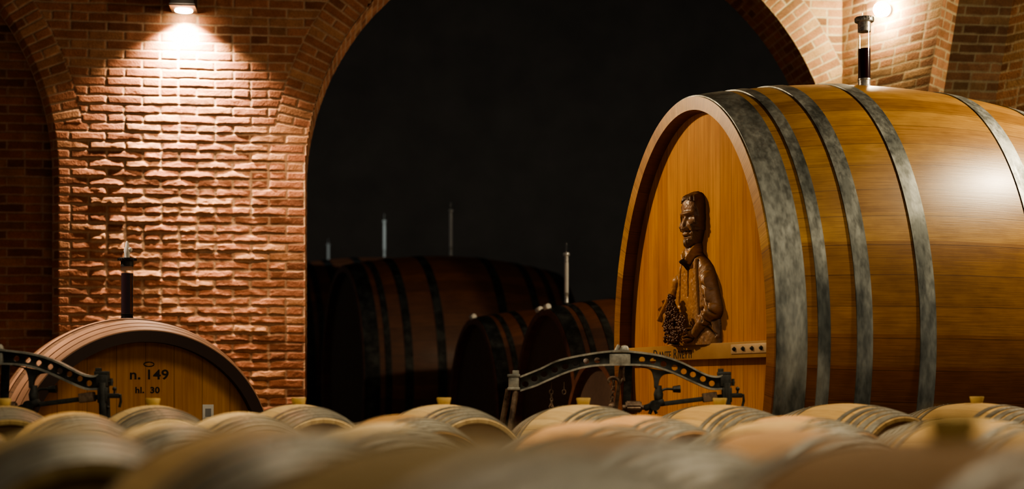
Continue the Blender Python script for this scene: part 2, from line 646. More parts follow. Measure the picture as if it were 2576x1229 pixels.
def build_side_wall():
    u = np.arange(0, 4.6, .02)
    z1 = np.concatenate([np.arange(-1.7, .5, .08), np.arange(.5, 4.31, .018)])
    U, Z = np.meshgrid(u, z1, indexing='ij')
    uu = .409 + .119 * np.maximum(Z - 1.5, 0)
    X0 = 2.828 + uu + .184 + .454 + .42
    Y0 = 12.19 - 1.5 * uu + .2208 + .0545 - .63
    h, c = brick_surface(U, Z, 71, 0.0, .2, .5)
    Q = np.stack([X0 + U * .985, Y0 + U * .17 - h, Z + ZC], -1)
    tag(mesh_obj('wall_right', grid_mesh('wall_right', Q, None, c), M['brick_dark'], None, 60), kind='structure')


build_side_wall()


def quad(name, pts, mat):
    me = bpy.data.meshes.new(name)
    me.from_pydata([tuple(p) for p in pts], [], [tuple(range(len(pts)))])
    return tag(mesh_obj(name, me, mat, None, None), kind='structure')


quad('floor', [(-14, -2, 0), (14, -2, 0), (14, 27, 0), (-14, 27, 0)], M['floor'])
quad('ceiling', [(-9, -2, ZC + 4.3), (-9, 12.6, ZC + 4.3), (9, 12.6, ZC + 4.3), (9, -2, ZC + 4.3)], M['plaster'])
quad('ceiling_rear', [(-14, 12.6, ZC + 9), (-14, 27, ZC + 9), (14, 27, ZC + 9), (14, 12.6, ZC + 9)], M['plaster'])
quad('wall_far', [(-14, 27, 0), (14, 27, 0), (14, 27, ZC + 9), (-14, 27, ZC + 9)], M['plaster'])
# low platform the small barrels lie on
TZ = ZC - .756
bm = bmesh.new()
vs = [(-4.5, .3), (4.2, .3), (4.2, 8.22), (-4.5, 7.18)]
lo = [bm.verts.new((x, y, 0)) for x, y in vs]
hi = [bm.verts.new((x, y, TZ)) for x, y in vs]
bm.faces.new(hi)
bm.faces.new(lo[::-1])
for k in range(4):
    bm.faces.new((lo[k], lo[(k + 1) % 4], hi[(k + 1) % 4], hi[k]))
tag(bm_obj('floor_platform', bm, M['slab'], None, None), kind='structure')


# ------------------------------------------------------------------ casks
def lathe_x(name, prof, mat, parent, nst, seg, low=None, ring=None):
    """prof: list of (x, a, b) ellipse half-axes (y, z) along local x; UV = (stave, length)."""
    n = len(prof)
    V, Fc, UV = [], [], []
    L = [0.0]
    for i in range(1, n):
        L.append(L[-1] + math.dist((prof[i][0], prof[i][2]), (prof[i - 1][0], prof[i - 1][2])))
    for x, a, b in prof:
        for k in range(seg):
            t = 2 * PI * (k + .5) / seg + PI / 2
            V.append((x, a * math.cos(t), b * math.sin(t)))
    for i in range(n - 1):
        for k in range(seg):
            k2 = (k + 1) % seg
            Fc.append((i * seg + k, i * seg + k2, (i + 1) * seg + k2, (i + 1) * seg + k))
            u0, u1 = (k + .5) / seg * nst, (k + 1.5) / seg * nst
            UV += [(u0, L[i]), (u1, L[i]), (u1, L[i + 1]), (u0, L[i + 1])]
    me = bpy.data.meshes.new(name)
    me.from_pydata(V, [], Fc)
    uv = me.uv_layers.new(name='UVMap')
    uv.data.foreach_set('uv', np.array(UV, np.float32).ravel())
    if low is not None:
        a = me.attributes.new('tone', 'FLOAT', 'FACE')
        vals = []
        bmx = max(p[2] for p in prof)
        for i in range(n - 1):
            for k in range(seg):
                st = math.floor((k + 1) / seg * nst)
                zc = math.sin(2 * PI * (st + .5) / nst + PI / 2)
                vals.append(1.0 if i == 0 else low(zc, st))  # first ring toned dark: painted shade inside the front rim
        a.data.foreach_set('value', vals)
    bm = bmesh.new()
    bm.from_mesh(me)
    bmesh.ops.recalc_face_normals(bm, faces=bm.faces[:])
    bm.to_mesh(me)
    bm.free()
    return mesh_obj(name, me, mat, parent, 40)


def hoop_prof(x0, x1, rad, thick, n=6):
    out = []
    xs = [x0 + (x1 - x0) * k / n for k in range(n + 1)]
    out.append((xs[0], *[r - .002 for r in rad(xs[0])]))
    for x in xs:
        a, b = rad(x)
        out.append((x, a + thick, b + thick))
    out.append((xs[-1], *[r - .002 for r in rad(xs[-1])]))
    return out


def disc_x(name, x, a, b, mat, parent, thick=.03, seg=96):
    bm = bmesh.new()
    f = [bm.verts.new((x, a * math.cos(2 * PI * k / seg), b * math.sin(2 * PI * k / seg))) for k in range(seg)]
    g = [bm.verts.new((x + thick, v.co.y, v.co.z)) for v in f]
    bm.faces.new(f)
    bm.faces.new(g[::-1])
    for k in range(seg):
        bm.faces.new((f[k], g[k], g[(k + 1) % seg], f[(k + 1) % seg]))
    return bm_obj(name, bm, mat, parent, 40)


AX = math.radians(23)
LC, A0, B0, BUL = 3.10, 1.0195, 1.577, .115


def rad_big(x):
    s = 1 + BUL * (1 - ((x - LC / 2) / (LC / 2)) ** 2)
    return A0 * s, B0 * s


BIG_HOOPS = [(.010, .205), (.275, .355), (.53, .635), (.965, 1.08), (1.88, 2.0), (2.40, 2.50), (2.68, 2.77), (2.89, 3.09)]


def make_big_cask(name, label, loc, rz, low):
    root = empty(name, loc, rz, label, 'cask')
    rim = .096
    n = 28
    prof = [(.12, A0 - rim, B0 - rim), (.0, A0 - rim + .012, B0 - rim + .012), (0, A0, B0)]
    prof += [(LC * k / n, *rad_big(LC * k / n)) for k in range(1, n + 1)]
    prof += [(LC, A0 - rim, B0 - rim), (LC - .2, A0 - rim, B0 - rim)]
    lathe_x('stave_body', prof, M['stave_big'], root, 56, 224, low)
    disc_x('cask_head', .09, A0 - rim + .003, B0 - rim + .003, M['head_big'], root)
    disc_x('cask_head', LC - .2, A0 - rim + .003, B0 - rim + .003, M['head_big'], root)
    for x0, x1 in BIG_HOOPS:
        lathe_x('hoop', hoop_prof(x0, x1, rad_big, .007), M['galv'], root, 1, 160)
    for x in (.55, LC - .55):
        a, b = rad_big(x)
        bm = bmesh.new()
        pts = []
        for k in range(13):
            t = -PI / 2 - .62 + 1.24 * k / 12
            pts.append((a * math.cos(t), b * math.sin(t) - .004))
        zl = -b * (1 + BUL) - .12
        lo = [(pts[0][0] - .05, zl), (pts[-1][0] + .05, zl)]
        poly = pts + [lo[1], lo[0]]
        for sx in (-.11, .11):
            vv = [bm.verts.new((x + sx, y, z)) for y, z in poly]
            bm.faces.new(vv if sx > 0 else vv[::-1])
        bm.verts.ensure_lookup_table()
        m = len(poly)
        for k in range(m):
            bm.faces.new((bm.verts[k], bm.verts[(k + 1) % m], bm.verts[m + (k + 1) % m], bm.verts[m + k]))
        bm_obj('cradle', bm, M['cradle'], root)
    return root, zl


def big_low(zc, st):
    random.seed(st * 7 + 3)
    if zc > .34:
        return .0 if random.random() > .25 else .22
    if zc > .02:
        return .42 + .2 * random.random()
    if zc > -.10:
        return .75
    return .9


CZ = .296
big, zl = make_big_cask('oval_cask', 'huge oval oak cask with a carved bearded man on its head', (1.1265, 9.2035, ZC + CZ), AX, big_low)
ch0 = [c for c in big.children if c.name.startswith('cradle')]
for c in ch0:      # let the cradle feet reach the floor
    lowz = min(v.co.z for v in c.data.vertices)
    for v in c.data.vertices:
        if v.co.z < lowz + .01:
            v.co.z = -(ZC + CZ)

# name board across the head (board runs along local -y, faces local -x)
bm = bmesh.new()
add_box(bm, (.066, -.008, -.064), (.050, 1.83, .100), None, .005)
nb = bm_obj('name_board', bm, M['board'], big)
rot_face = Matrix.Rotation(-PI / 2, 4, 'Z')        # XZ text plane -> faces local -x, runs along -y


def on_face(me, x, y, z):
    me.transform(Matrix.Translation((x, y, z)) @ rot_face)
    return me


for body, size, sc, w in (('D', .092, 1.0, -.560), ('ANTE', .074, 1.0, -.43), ('R', .092, 1.0, -.29), ('IVETTI', .074, 1.0, -.165)):
    me = text_mesh('lettering', body, size, .0012, .90, 1.0)
    on_face(me, .0405, -(w + .075), -.102)
    mesh_obj('lettering', me, M['ink'], nb, None)
bm = bmesh.new()
add_box(bm, (.0385, -.685, -.058), (.006, .40, .058), None, .002)
pl = bm_obj('fixing_plate', bm, M['plate'], nb)
for k in range(4):
    bm = bmesh.new()
    y = -.53 - .10 * k
    add_cyl(bm, (.037, y, -.058), (.028, y, -.058), .014, None, 6)
    add_cyl(bm, (.030, y, -.058), (.020, y, -.058), .007, None, 10)
    bm_obj('bolt', bm, M['iron'], pl)


# carved relief: bearded man holding grapes, facing out of the head
def build_relief():
    U0 = -.012
    u1 = np.arange(-.46, .40, .0031)
    w1 = np.arange(-.020, .985, .0031)
    U, W = np.meshgrid(u1, w1, indexing='ij')
    h = np.full(U.shape, -.02)

    def ell(cu, cw, ru, rw, hm, p=.5):
        q = 1 - ((U - cu) / ru) ** 2 - ((W - cw) / rw) ** 2
        return np.where(q > 0, hm * np.abs(q) ** p, -.02)

    def g(cu, cw, su, sw, a=1.0):
        return a * np.exp(-((U - cu) / su) ** 2 - ((W - cw) / sw) ** 2)

    def seg(a, b, ra, rb, hm):
        ax, ay = a
        bx, by = b
        dx, dy = bx - ax, by - ay
        t = np.clip(((U - ax) * dx + (W - ay) * dy) / (dx * dx + dy * dy), 0, 1)
        d = np.hypot(U - ax - t * dx, W - ay - t * dy)
        r = ra + (rb - ra) * t
        q = 1 - (d / r) ** 2
        return np.where(q > 0, hm * np.sqrt(np.abs(q)), -.02)

    def line(a, b, wd, depth):
        ax, ay = a
        bx, by = b
        dx, dy = bx - ax, by - ay
        t = np.clip(((U - ax) * dx + (W - ay) * dy) / (dx * dx + dy * dy), 0, 1)
        d = np.hypot(U - ax - t * dx, W - ay - t * dy)
        return depth * np.exp(-(d / wd) ** 2)
    # torso outline
    ww = np.array([-.03, .10, .25, .36, .43, .48, .52, .555, .585, .62])
    hw = np.array([.305, .300, .272, .255, .238, .205, .158, .105, .065, .0])
    HW = np.interp(W, ww, hw)
    q = 1 - np.abs(U / np.maximum(HW, 1e-3)) ** 3.2
    tor = np.where(q > 0, .070 * np.abs(q) ** .55, -.02)
    h = np.maximum(h, tor)
    h = np.maximum(h, seg((.178, .40), (.262, .20), .064, .062, .082))
    h = np.maximum(h, seg((.262, .20), (.10, .06), .062, .050, .100))
    h = np.maximum(h, seg((-.178, .40), (-.285, .22), .064, .062, .080))
    h = np.maximum(h, seg((-.285, .22), (-.20, .03), .062, .055, .100))
    body = h > -.015
    # sleeve and jacket folds
    for a, b, wd, dp in [((.21, .28), (.30, .17), .012, -.020), ((.17, .21), (.25, .10), .010, -.018), ((.20, .10), (.28, .04), .010, -.016),
                         ((.10, .52), (.13, .18), .010, -.016), ((.15, .20), (.20, .13), .012, -.02), ((0, .51), (0, .30), .006, -.014),
                         ((-.10, .52), (-.12, .25), .010, -.012), ((-.2, .3), (-.30, .2), .012, -.016), ((.19, .36), (.26, .33), .012, -.010),
                         ((.22, .40), (.255, .26), .014, .014), ((.24, .16), (.29, .03), .010, .012)]:
        h = np.where(body, h + line(a, b, wd, dp), h)
    # neck, collar, tie
    h = np.maximum(h, ell(0, .585, .075, .10, .075))
    col_m = np.zeros(U.shape)
    for sg in (-1, 1):
        st = line((sg * .092, .645), (sg * .012, .52), .022, .032)
        h = h + np.where(body | (h > 0), st, 0)
        h = h + np.where(h > 0, line((sg * .10, .575), (sg * .03, .495), .006, -.016), 0)
    tie = ell(0, .505, .028, .040, .020)
    h = np.where(tie > 0, h + tie, h)
    # head
    hd = ell(0, .800, .108, .180, .094, .5)
    top = (W > .88)
    sq = 1 - np.abs(U / .107) ** 3 - (np.maximum(W - .80, 0) / .172) ** 4
    crown = np.where((sq > 0) & (W > .72), .090 * np.abs(sq) ** .5, -.02)
    jw = np.interp(W, [.59, .62, .66, .71, .76, .80], [.034, .056, .074, .090, .098, .10])
    jaw = 1 - np.abs(U / jw) ** 2.6 - (np.maximum(.70 - W, 0) / .108) ** 4
    hd = np.maximum(hd, np.where((jaw > 0) & (W < .78), .088 * np.abs(jaw) ** .52, -.02))
    hd = np.maximum(hd, crown)
    on = hd > -.015
    f = np.zeros(U.shape)
    f += g(0, .90, .075, .045, .006)                                  # forehead
    f += g(.042, .832, .034, .010, .014) + g(-.042, .832, .034, .010, .014) + g(0, .832, .02, .012, .006)
    for sg in (-1, 1):
        f += g(sg * .042, .802, .026, .014, -.022) + g(sg * .042, .801, .015, .009, .012)
        f += g(sg * .056, .755, .026, .022, .012)
        f += g(sg * .040, .708, .010, .03, -.008)
        f += g(sg * .028, .700, .026, .010, .012)                     # moustache
        f += g(sg * .020, .733, .010, .009, .012)
    nose = np.clip((.815 - W) / .085, 0, 1) * np.clip((W - .716) / .012, 0, 1)
    f += nose ** .8 * .027 * np.exp(-(U / .017) ** 2)
    f += g(0, .684, .028, .005, -.016) + g(0, .674, .022, .008, .008)  # mouth
    f += g(0, .630, .042, .030, .012)
    strand = np.sin((U * 1.0 + .25 * W) * 330 + 5 * fbm(U * 20, W * 20, 3, 2)) * .5
    beard = (np.abs(U) > .062 - .30 * np.maximum(.70 - W, 0)) & (W < .76) | (W < .662)
    hair = (W > .925 - .25 * np.abs(U)) | ((np.abs(U) > .083) & (W > .74))
    f += np.where(beard, .0035 * strand + .004, 0)
    f += np.where(hair, .006 * strand + .009, 0)
    f += g(-.03, .95, .045, .022, .012) + g(.055, .945, .03, .025, .010)
    for sg in (-1, 1):                                                # ears
        f += g(sg * .098, .775, .012, .03, .012)
    hd = np.where(on, hd + f, hd)
    h = np.maximum(h, hd)
    # hands and leaf at the bottom
    for (cu, cw, ru, rw, hm) in [(.06, .055, .055, .042, .115), (-.17, .02, .06, .045, .105)]:
        h = np.maximum(h, ell(cu, cw, ru, rw, hm))
    for k in range(4):
        h = np.maximum(h, seg((.07 - .006 * k, .085 - .022 * k), (-.002, .075 - .022 * k), .014, .011, .122))
        h = np.maximum(h, seg((-.20, .055 - .02 * k), (-.145, .045 - .02 * k), .013, .010, .115))
    leaf = 1 - ((U + .25) / (.085 + .018 * np.sin(W * 90))) ** 2 - ((W - .20) / .095) ** 2
    h = np.maximum(h, np.where(leaf > 0, .100 + .012 * np.sin((U - W) * 60), -.02))
    mark = fbm(U * 30, W * 22, 8, 3) * .006 + fbm(U * 90, W * 60, 9, 2) * .003
    h = np.where(h > 0, h + mark, h)
    h = np.where(W < .0, np.minimum(h, .11), h)
    # tint: chest stays warm, hair and beard dark; shade painted into hollows and edges
    warm, brown, dark = np.array([.54, .25, .055]), np.array([.29, .150, .062]), np.array([.040, .018, .009])
    skin = np.array([.34, .180, .088])
    c = np.tile(warm, U.shape + (1,))
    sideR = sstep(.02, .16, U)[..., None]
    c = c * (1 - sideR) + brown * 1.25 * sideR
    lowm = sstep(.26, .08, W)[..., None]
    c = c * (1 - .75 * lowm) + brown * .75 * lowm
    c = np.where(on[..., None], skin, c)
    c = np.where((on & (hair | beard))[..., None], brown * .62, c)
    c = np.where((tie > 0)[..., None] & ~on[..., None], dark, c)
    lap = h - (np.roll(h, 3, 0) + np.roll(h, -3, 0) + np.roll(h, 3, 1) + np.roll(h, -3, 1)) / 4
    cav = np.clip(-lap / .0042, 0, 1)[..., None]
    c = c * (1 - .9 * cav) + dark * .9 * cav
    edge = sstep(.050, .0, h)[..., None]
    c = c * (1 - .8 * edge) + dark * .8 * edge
    keepv = h > -.004
    k = keepv[:-1, :-1] | keepv[1:, :-1] | keepv[1:, 1:] | keepv[:-1, 1:]
    h = np.maximum(h, -.005)
    P = np.stack([.09 - h, -(U + U0), W], -1)
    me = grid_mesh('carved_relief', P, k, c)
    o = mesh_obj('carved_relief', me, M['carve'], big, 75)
    o['label'] = 'dark carved relief of a bearded man in a jacket, holding grapes'
    rnd = random.Random(4)
    gm = mat_plain('carved_grapes', (.13, .052, .022), .3, 0, .4, 60)
    for (cu, wt, wb, wid, cnt, hh) in ((-.125, .30, -.005, .10, 210, .108), (.015, .175, .045, .058, 70, .103)):
        bm = bmesh.new()
        for q in range(cnt):
            t = rnd.random() ** .8
            w_ = wt + (wb - wt) * t
            wd = wid * min(1, .25 + 1.3 * t) * (1 if t < .75 else 1.15 - .2 * t)
            du = (rnd.random() * 2 - 1) * wd
            hz = hh + .022 * math.sqrt(max(0, 1 - (du / max(wd, .001)) ** 2)) + .006 * rnd.random()
            add_sph(bm, (.09 - hz, -(cu + du + U0), w_ + .012), .0088 + .002 * rnd.random(), 2)
        bm_obj('grape_bunch', bm, gm, o, 80)


build_relief()

# ------------------------------------------------------------------ round cask n. 149
R0, LR = .741, 1.75


def rad_r(x):
    s = 1 + .145 * (1 - ((x - LR / 2) / (LR / 2)) ** 2)
    return R0 * s, R0 * s


# local x = axis into the cask; barrel axis heads away to the upper left
c149 = at(372, 1144, 8.5)
rc = empty('round_cask', c149, PI / 2 + AX, 'round oak cask marked n. 149 in front of the lamplit brick pier', 'cask')
rim = .062
prof = [(.11, R0 - rim, R0 - rim), (0, R0 - rim + .008, R0 - rim + .008), (0, R0, R0)]
prof += [(LR * k / 20, *rad_r(LR * k / 20)) for k in range(1, 21)]
prof += [(LR, R0 - rim, R0 - rim), (LR - .1, R0 - rim, R0 - rim)]
lathe_x('stave_body', prof, M['stave_149'], rc, 40, 160)
hd149 = disc_x('cask_head', .09, R0 - rim + .003, R0 - rim + .003, M['head_149'], rc)
disc_x('cask_head', LR - .1, R0 - rim + .003, R0 - rim + .003, M['head_149'], rc)
lathe_x('front_rim', [(.10, R0 - rim - .002, R0 - rim - .002), (-.004, R0 - rim - .002, R0 - rim - .002), (-.004, R0 + .002, R0 + .002), (.012, R0 + .003, R0 + .003)], M['rim_dark'], rc, 1, 128)
for x0, x1 in ((.014, .105), (.125, .235), (.262, .40), (.56, .66), (1.10, 1.2), (1.36, 1.5), (1.52, 1.735)):
    lathe_x('hoop', hoop_prof(x0, x1, rad_r, .006), M['band_tan'], rc, 1, 128)
for body, size, y, z in (('n.', .082, -.082, .455), ('149', .082, .048, .455), ('hl.', .050, -.055, .372), ('30', .050, .035, .372)):
    me = text_mesh('lettering', body, size, .001, 1.12, 1.04, .0016)
    on_face(me, .089, -y - .02, z)
    o = mesh_obj('lettering', me, M['ink'], hd149, None)
bm = bmesh.new()
add_tube(bm, [(.0885, -.02 + .03 * math.cos(t * PI / 8), .545 + .013 * math.sin(t * PI / 8)) for t in range(16)], .003, 6, True)
bm_obj('stamp_mark', bm, M['ink'], hd149)
bm = bmesh.new()
add_box(bm, (.086, -.375, .245), (.006, .068, .11), None, .002)
pp = bm_obj('paper_tag', bm, M['white'], hd149)
bm = bmesh.new()
add_box(bm, (.0825, -.375, .25), (.001, .036, .05))
bm_obj('print', bm, mat_plain('grey_print', (.3, .29, .28), .8), pp)
for x in (.35, LR - .35):
    a, b = rad_r(x)
    bm = bmesh.new()
    zl2 = -c149.z
    poly = [(a * math.cos(-PI / 2 + t), a * math.sin(-PI / 2 + t) - .003) for t in [(-.6 + 1.2 * k / 10) for k in range(11)]]
    poly += [(poly[-1][0] + .03, zl2), (poly[0][0] - .03, zl2)]
    m = len(poly)
    v0 = [bm.verts.new((x - .09, y, z)) for y, z in poly]
    v1 = [bm.verts.new((x + .09, y, z)) for y, z in poly]
    bm.faces.new(v0[::-1])
    bm.faces.new(v1)
    for k in range(m):
        bm.faces.new((v0[k], v0[(k + 1) % m], v1[(k + 1) % m], v1[k]))
    bm_obj('cradle', bm, M['cradle'], rc)

# ------------------------------------------------------------------ casks in the dark room
def cask_copy(label, px, d, ytop, where, group):
    """A smaller copy of the oval cask standing in the dark room."""
    ztop = (HY - ytop) / F * d
    sc = (ztop + ZC) / (B0 * (1 + BUL) + ZC + CZ)
    r = bpy.data.objects.new('oval_cask', None)
    COL.objects.link(r)
    X = (px - 1288) / F * d
    off = Vector((math.cos(AX), math.sin(AX), 0)) * (LC / 2 * sc if where == 'mid' else 0)
    r.location = Vector((X, d, (ZC + CZ) * sc)) - off
    r.rotation_euler = (0, 0, AX)
    r.scale = (sc, sc, sc)
    tag(r, label, 'cask', group)
    for c in big.children:  # staves, heads and hoops get darkened materials that imitate low light
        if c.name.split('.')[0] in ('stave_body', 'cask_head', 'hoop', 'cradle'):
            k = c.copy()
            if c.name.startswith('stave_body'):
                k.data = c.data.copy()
                k.data.materials[0] = M['stave_dim']
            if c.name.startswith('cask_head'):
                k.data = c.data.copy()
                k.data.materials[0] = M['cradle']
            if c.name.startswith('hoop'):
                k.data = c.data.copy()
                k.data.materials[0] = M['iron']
            COL.objects.link(k)
            k.parent = r
    return r, sc


G_DARK = 'casks in the dark room beyond the arch'
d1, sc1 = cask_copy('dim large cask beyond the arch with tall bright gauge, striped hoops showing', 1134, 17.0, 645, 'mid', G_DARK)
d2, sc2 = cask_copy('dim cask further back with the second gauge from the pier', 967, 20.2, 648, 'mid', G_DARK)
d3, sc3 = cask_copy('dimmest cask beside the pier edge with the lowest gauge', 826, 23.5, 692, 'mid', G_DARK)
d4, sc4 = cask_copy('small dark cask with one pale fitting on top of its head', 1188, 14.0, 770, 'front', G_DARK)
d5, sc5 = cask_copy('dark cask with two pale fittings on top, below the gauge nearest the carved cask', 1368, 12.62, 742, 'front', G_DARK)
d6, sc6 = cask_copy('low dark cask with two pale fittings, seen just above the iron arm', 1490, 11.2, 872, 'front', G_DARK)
for r, sc, ys in ((d4, sc4, (.02,)), (d5, sc5, (.19, -.06)), (d6, sc6, (.22, -.10))):
    for y in ys:
        bm = bmesh.new()
        zt = B0 * math.sqrt(1 - (y / A0) ** 2) + .02
        add_cyl(bm, (.02, y + .055, zt), (.02, y - .055, zt + .01), .045, None, 16)
        bmesh.ops.bevel(bm, geom=bm.edges[:], offset=.012, segments=2, affect='EDGES')
        bm_obj('pale_fitting', bm, M['white'], r)


# ------------------------------------------------------------------ wine level gauges
def gauge(label, loc, r, base, wine, clear, cap, crown, top=None, group=None):
    root = empty('wine_level_gauge', loc, 0, label, 'wine gauge', group)
    z = 0.0
    bm = bmesh.new()
    add_lathe_z(bm, [(r * 1.05, z), (r * 1.05, base * .25), (r * .96, base * .3), (r * .96, base * .8), (r * 1.04, base * .85), (r * 1.04, base)])
    bm_obj('base_collar', bm, M['steel'] if top == 'stub' else M['black'], root)
    bm = bmesh.new()
    add_lathe_z(bm, [(r, base), (r, base + wine + clear)], 32, cap=False)
    bm_obj('glass_tube', bm, M['glass'], root)
    bm = bmesh.new()
    add_lathe_z(bm, [(r * .95, base + .002), (r * .95, base + wine)], 32)
    bm_obj('wine', bm, M['wine'], root)
    z0 = base + wine + clear
    bm = bmesh.new()
    add_lathe_z(bm, [(r * 1.02, z0), (r * 1.02, z0 + cap), (r * 1.42, z0 + cap + .004), (r * 1.48, z0 + cap + .012), (r * 1.48, z0 + cap + crown - .006), (r * 1.40, z0 + cap + crown)], 40)
    for k in range(20):
        t = 2 * PI * k / 20
        add_box(bm, (r * 1.47 * math.cos(t), r * 1.47 * math.sin(t), z0 + cap + crown * .55), (r * .12, r * .16, crown * .7), Matrix.Rotation(t, 4, 'Z'))
    bm_obj('cap', bm, M['steel'] if top == 'stub' else M['iron'], root)
    z1 = z0 + cap + crown
    if top == 'stub':
        bm = bmesh.new()
        add_lathe_z(bm, [(r * .42, z1), (r * .42, z1 + .075), (r * .30, z1 + .09)], 24)
        bm_obj('air_valve', bm, M['glass'], root)
    elif top == 'bubbler':
        bm = bmesh.new()
        add_lathe_z(bm, [(r * .40, z1), (r * .45, z1 + .03), (r * .55, z1 + .05), (r * .35, z1 + .075), (r * .28, z1 + .10), (r * .10, z1 + .112)], 24)
        add_sph(bm, (r * .45, 0, z1 + .055), r * .42, 2)
        bm_obj('air_valve', bm, M['white'], root)
    return root


# top of the casks under the gauges
def top_big(root, sc, x, px=None):
    return root.matrix_basis @ Vector((x, 0, rad_big(x)[1] + .001))


def s_for_px(root, px):
    best = min(range(20, 320), key=lambda k: abs((lambda p: (p.x / p.y * F + 1288) - px)(top_big(root, 1, k / 100.0))))
    return best / 100.0


gauge('steel-capped glass wine gauge on top of the huge carved cask', top_big(big, 1, s_for_px(big, 2175)), .043, .062, .205, .118, .062, .036, 'stub')
mid = rc.matrix_basis @ Vector((LR * .5, 0, rad_r(LR * .5)[0] + .001))
gauge('dark-capped wine gauge with white air valve on the n. 149 cask', mid, .040, .036, .265, .045, .034, .020, 'bubbler')
GG = 'gauges glinting in the dark room'
for r, px, hgt, lab in ((d1, 1134, .56, 'tallest glinting gauge in the dark room, on the striped cask'),
                        (d2, 967, .52, 'glinting gauge in the dark room, second from the pier'),
                        (d3, 826, .50, 'glinting gauge in the dark room, nearest the pier'),
                        (d5, 1425, .42, 'glinting gauge in the dark room, nearest the carved cask')):
    p = top_big(r, 1, s_for_px(r, px)) + Vector((0, 0, .012))
    gg = gauge(lab, p, .019, .05 + .1 * hgt, .55 * hgt, .08 * hgt, .06, .03, 'stub', GG)
    for c in gg.children:
        if c.name.split('.')[0] == 'glass_tube':
            c.data.materials[0] = M['glint_tube']

# ------------------------------------------------------------------ small barrels
LB, RM, RE = .94, .335, .273


def rad_b(x):
    t = (x - LB / 2) / (LB / 2)
    r = RE + (RM - RE) * (1 - abs(t) ** 1.9)
    return r, r


def make_barrel():
    root = empty('oak_barrel', (0, 0, 0))
    rim = .026
    prof = [(.045, RE - rim, RE - rim), (.0, RE - rim + .004, RE - rim + .004), (0, RE - .004, RE - .004), (.004, RE, RE)]
    prof += [(LB * k / 24, *rad_b(LB * k / 24)) for k in range(1, 24)]
    prof += [(LB, RE, RE), (LB, RE - rim, RE - rim), (LB - .045, RE - rim, RE - rim)]
    lathe_x('stave_body', prof, M['oak'], root, 28, 112)
    for x in (.035, LB - .06):
        disc_x('barrel_head', x, RE - rim + .002, RE - rim + .002, M['oak_head'], root, .022, 64)
    for x0, w in ((.006, .044), (.066, .038), (.122, .036), (.178, .034), (.248, .032)):
        for x in (x0, LB - x0 - w):
            o = lathe_x('hoop', hoop_prof(x, x + w, rad_b, .0045, 3), M['hoop'], root, 1, 96)
            bm = bmesh.new()
            bm.from_mesh(o.data)
            r = rad_b(x + w / 2)[0]
            for t in (.06, .15):
                add_sph(bm, (x + w / 2, r * math.sin(t), r * math.cos(t) + .003), .0065, 1, (1, 1, .7))
            bm.to_mesh(o.data)
            bm.free()
    bm = bmesh.new()
    add_lathe_z(bm, [(.028, RM - .012), (.031, RM + .004), (.0375, RM + .030), (.036, RM + .034)], 20, (LB / 2, 0, 0))
    bm_obj('bung', bm, M['bung'], root)
    return root


def copy_tree(o, skip=()):
    r = o.copy()
    COL.objects.link(r)
    for ch in o.children:
        if ch.name.split('.')[0] in skip:
            continue
        c = ch.copy()
        COL.objects.link(c)
        c.parent = r
    return r


CREAM, PINK, BROWN, GREY, WARM = (1, 1, .95, 1), (1.0, .78, .66, 1), (.56, .43, .29, 1), (.66, .64, .50, 1), (.94, .85, .68, 1)
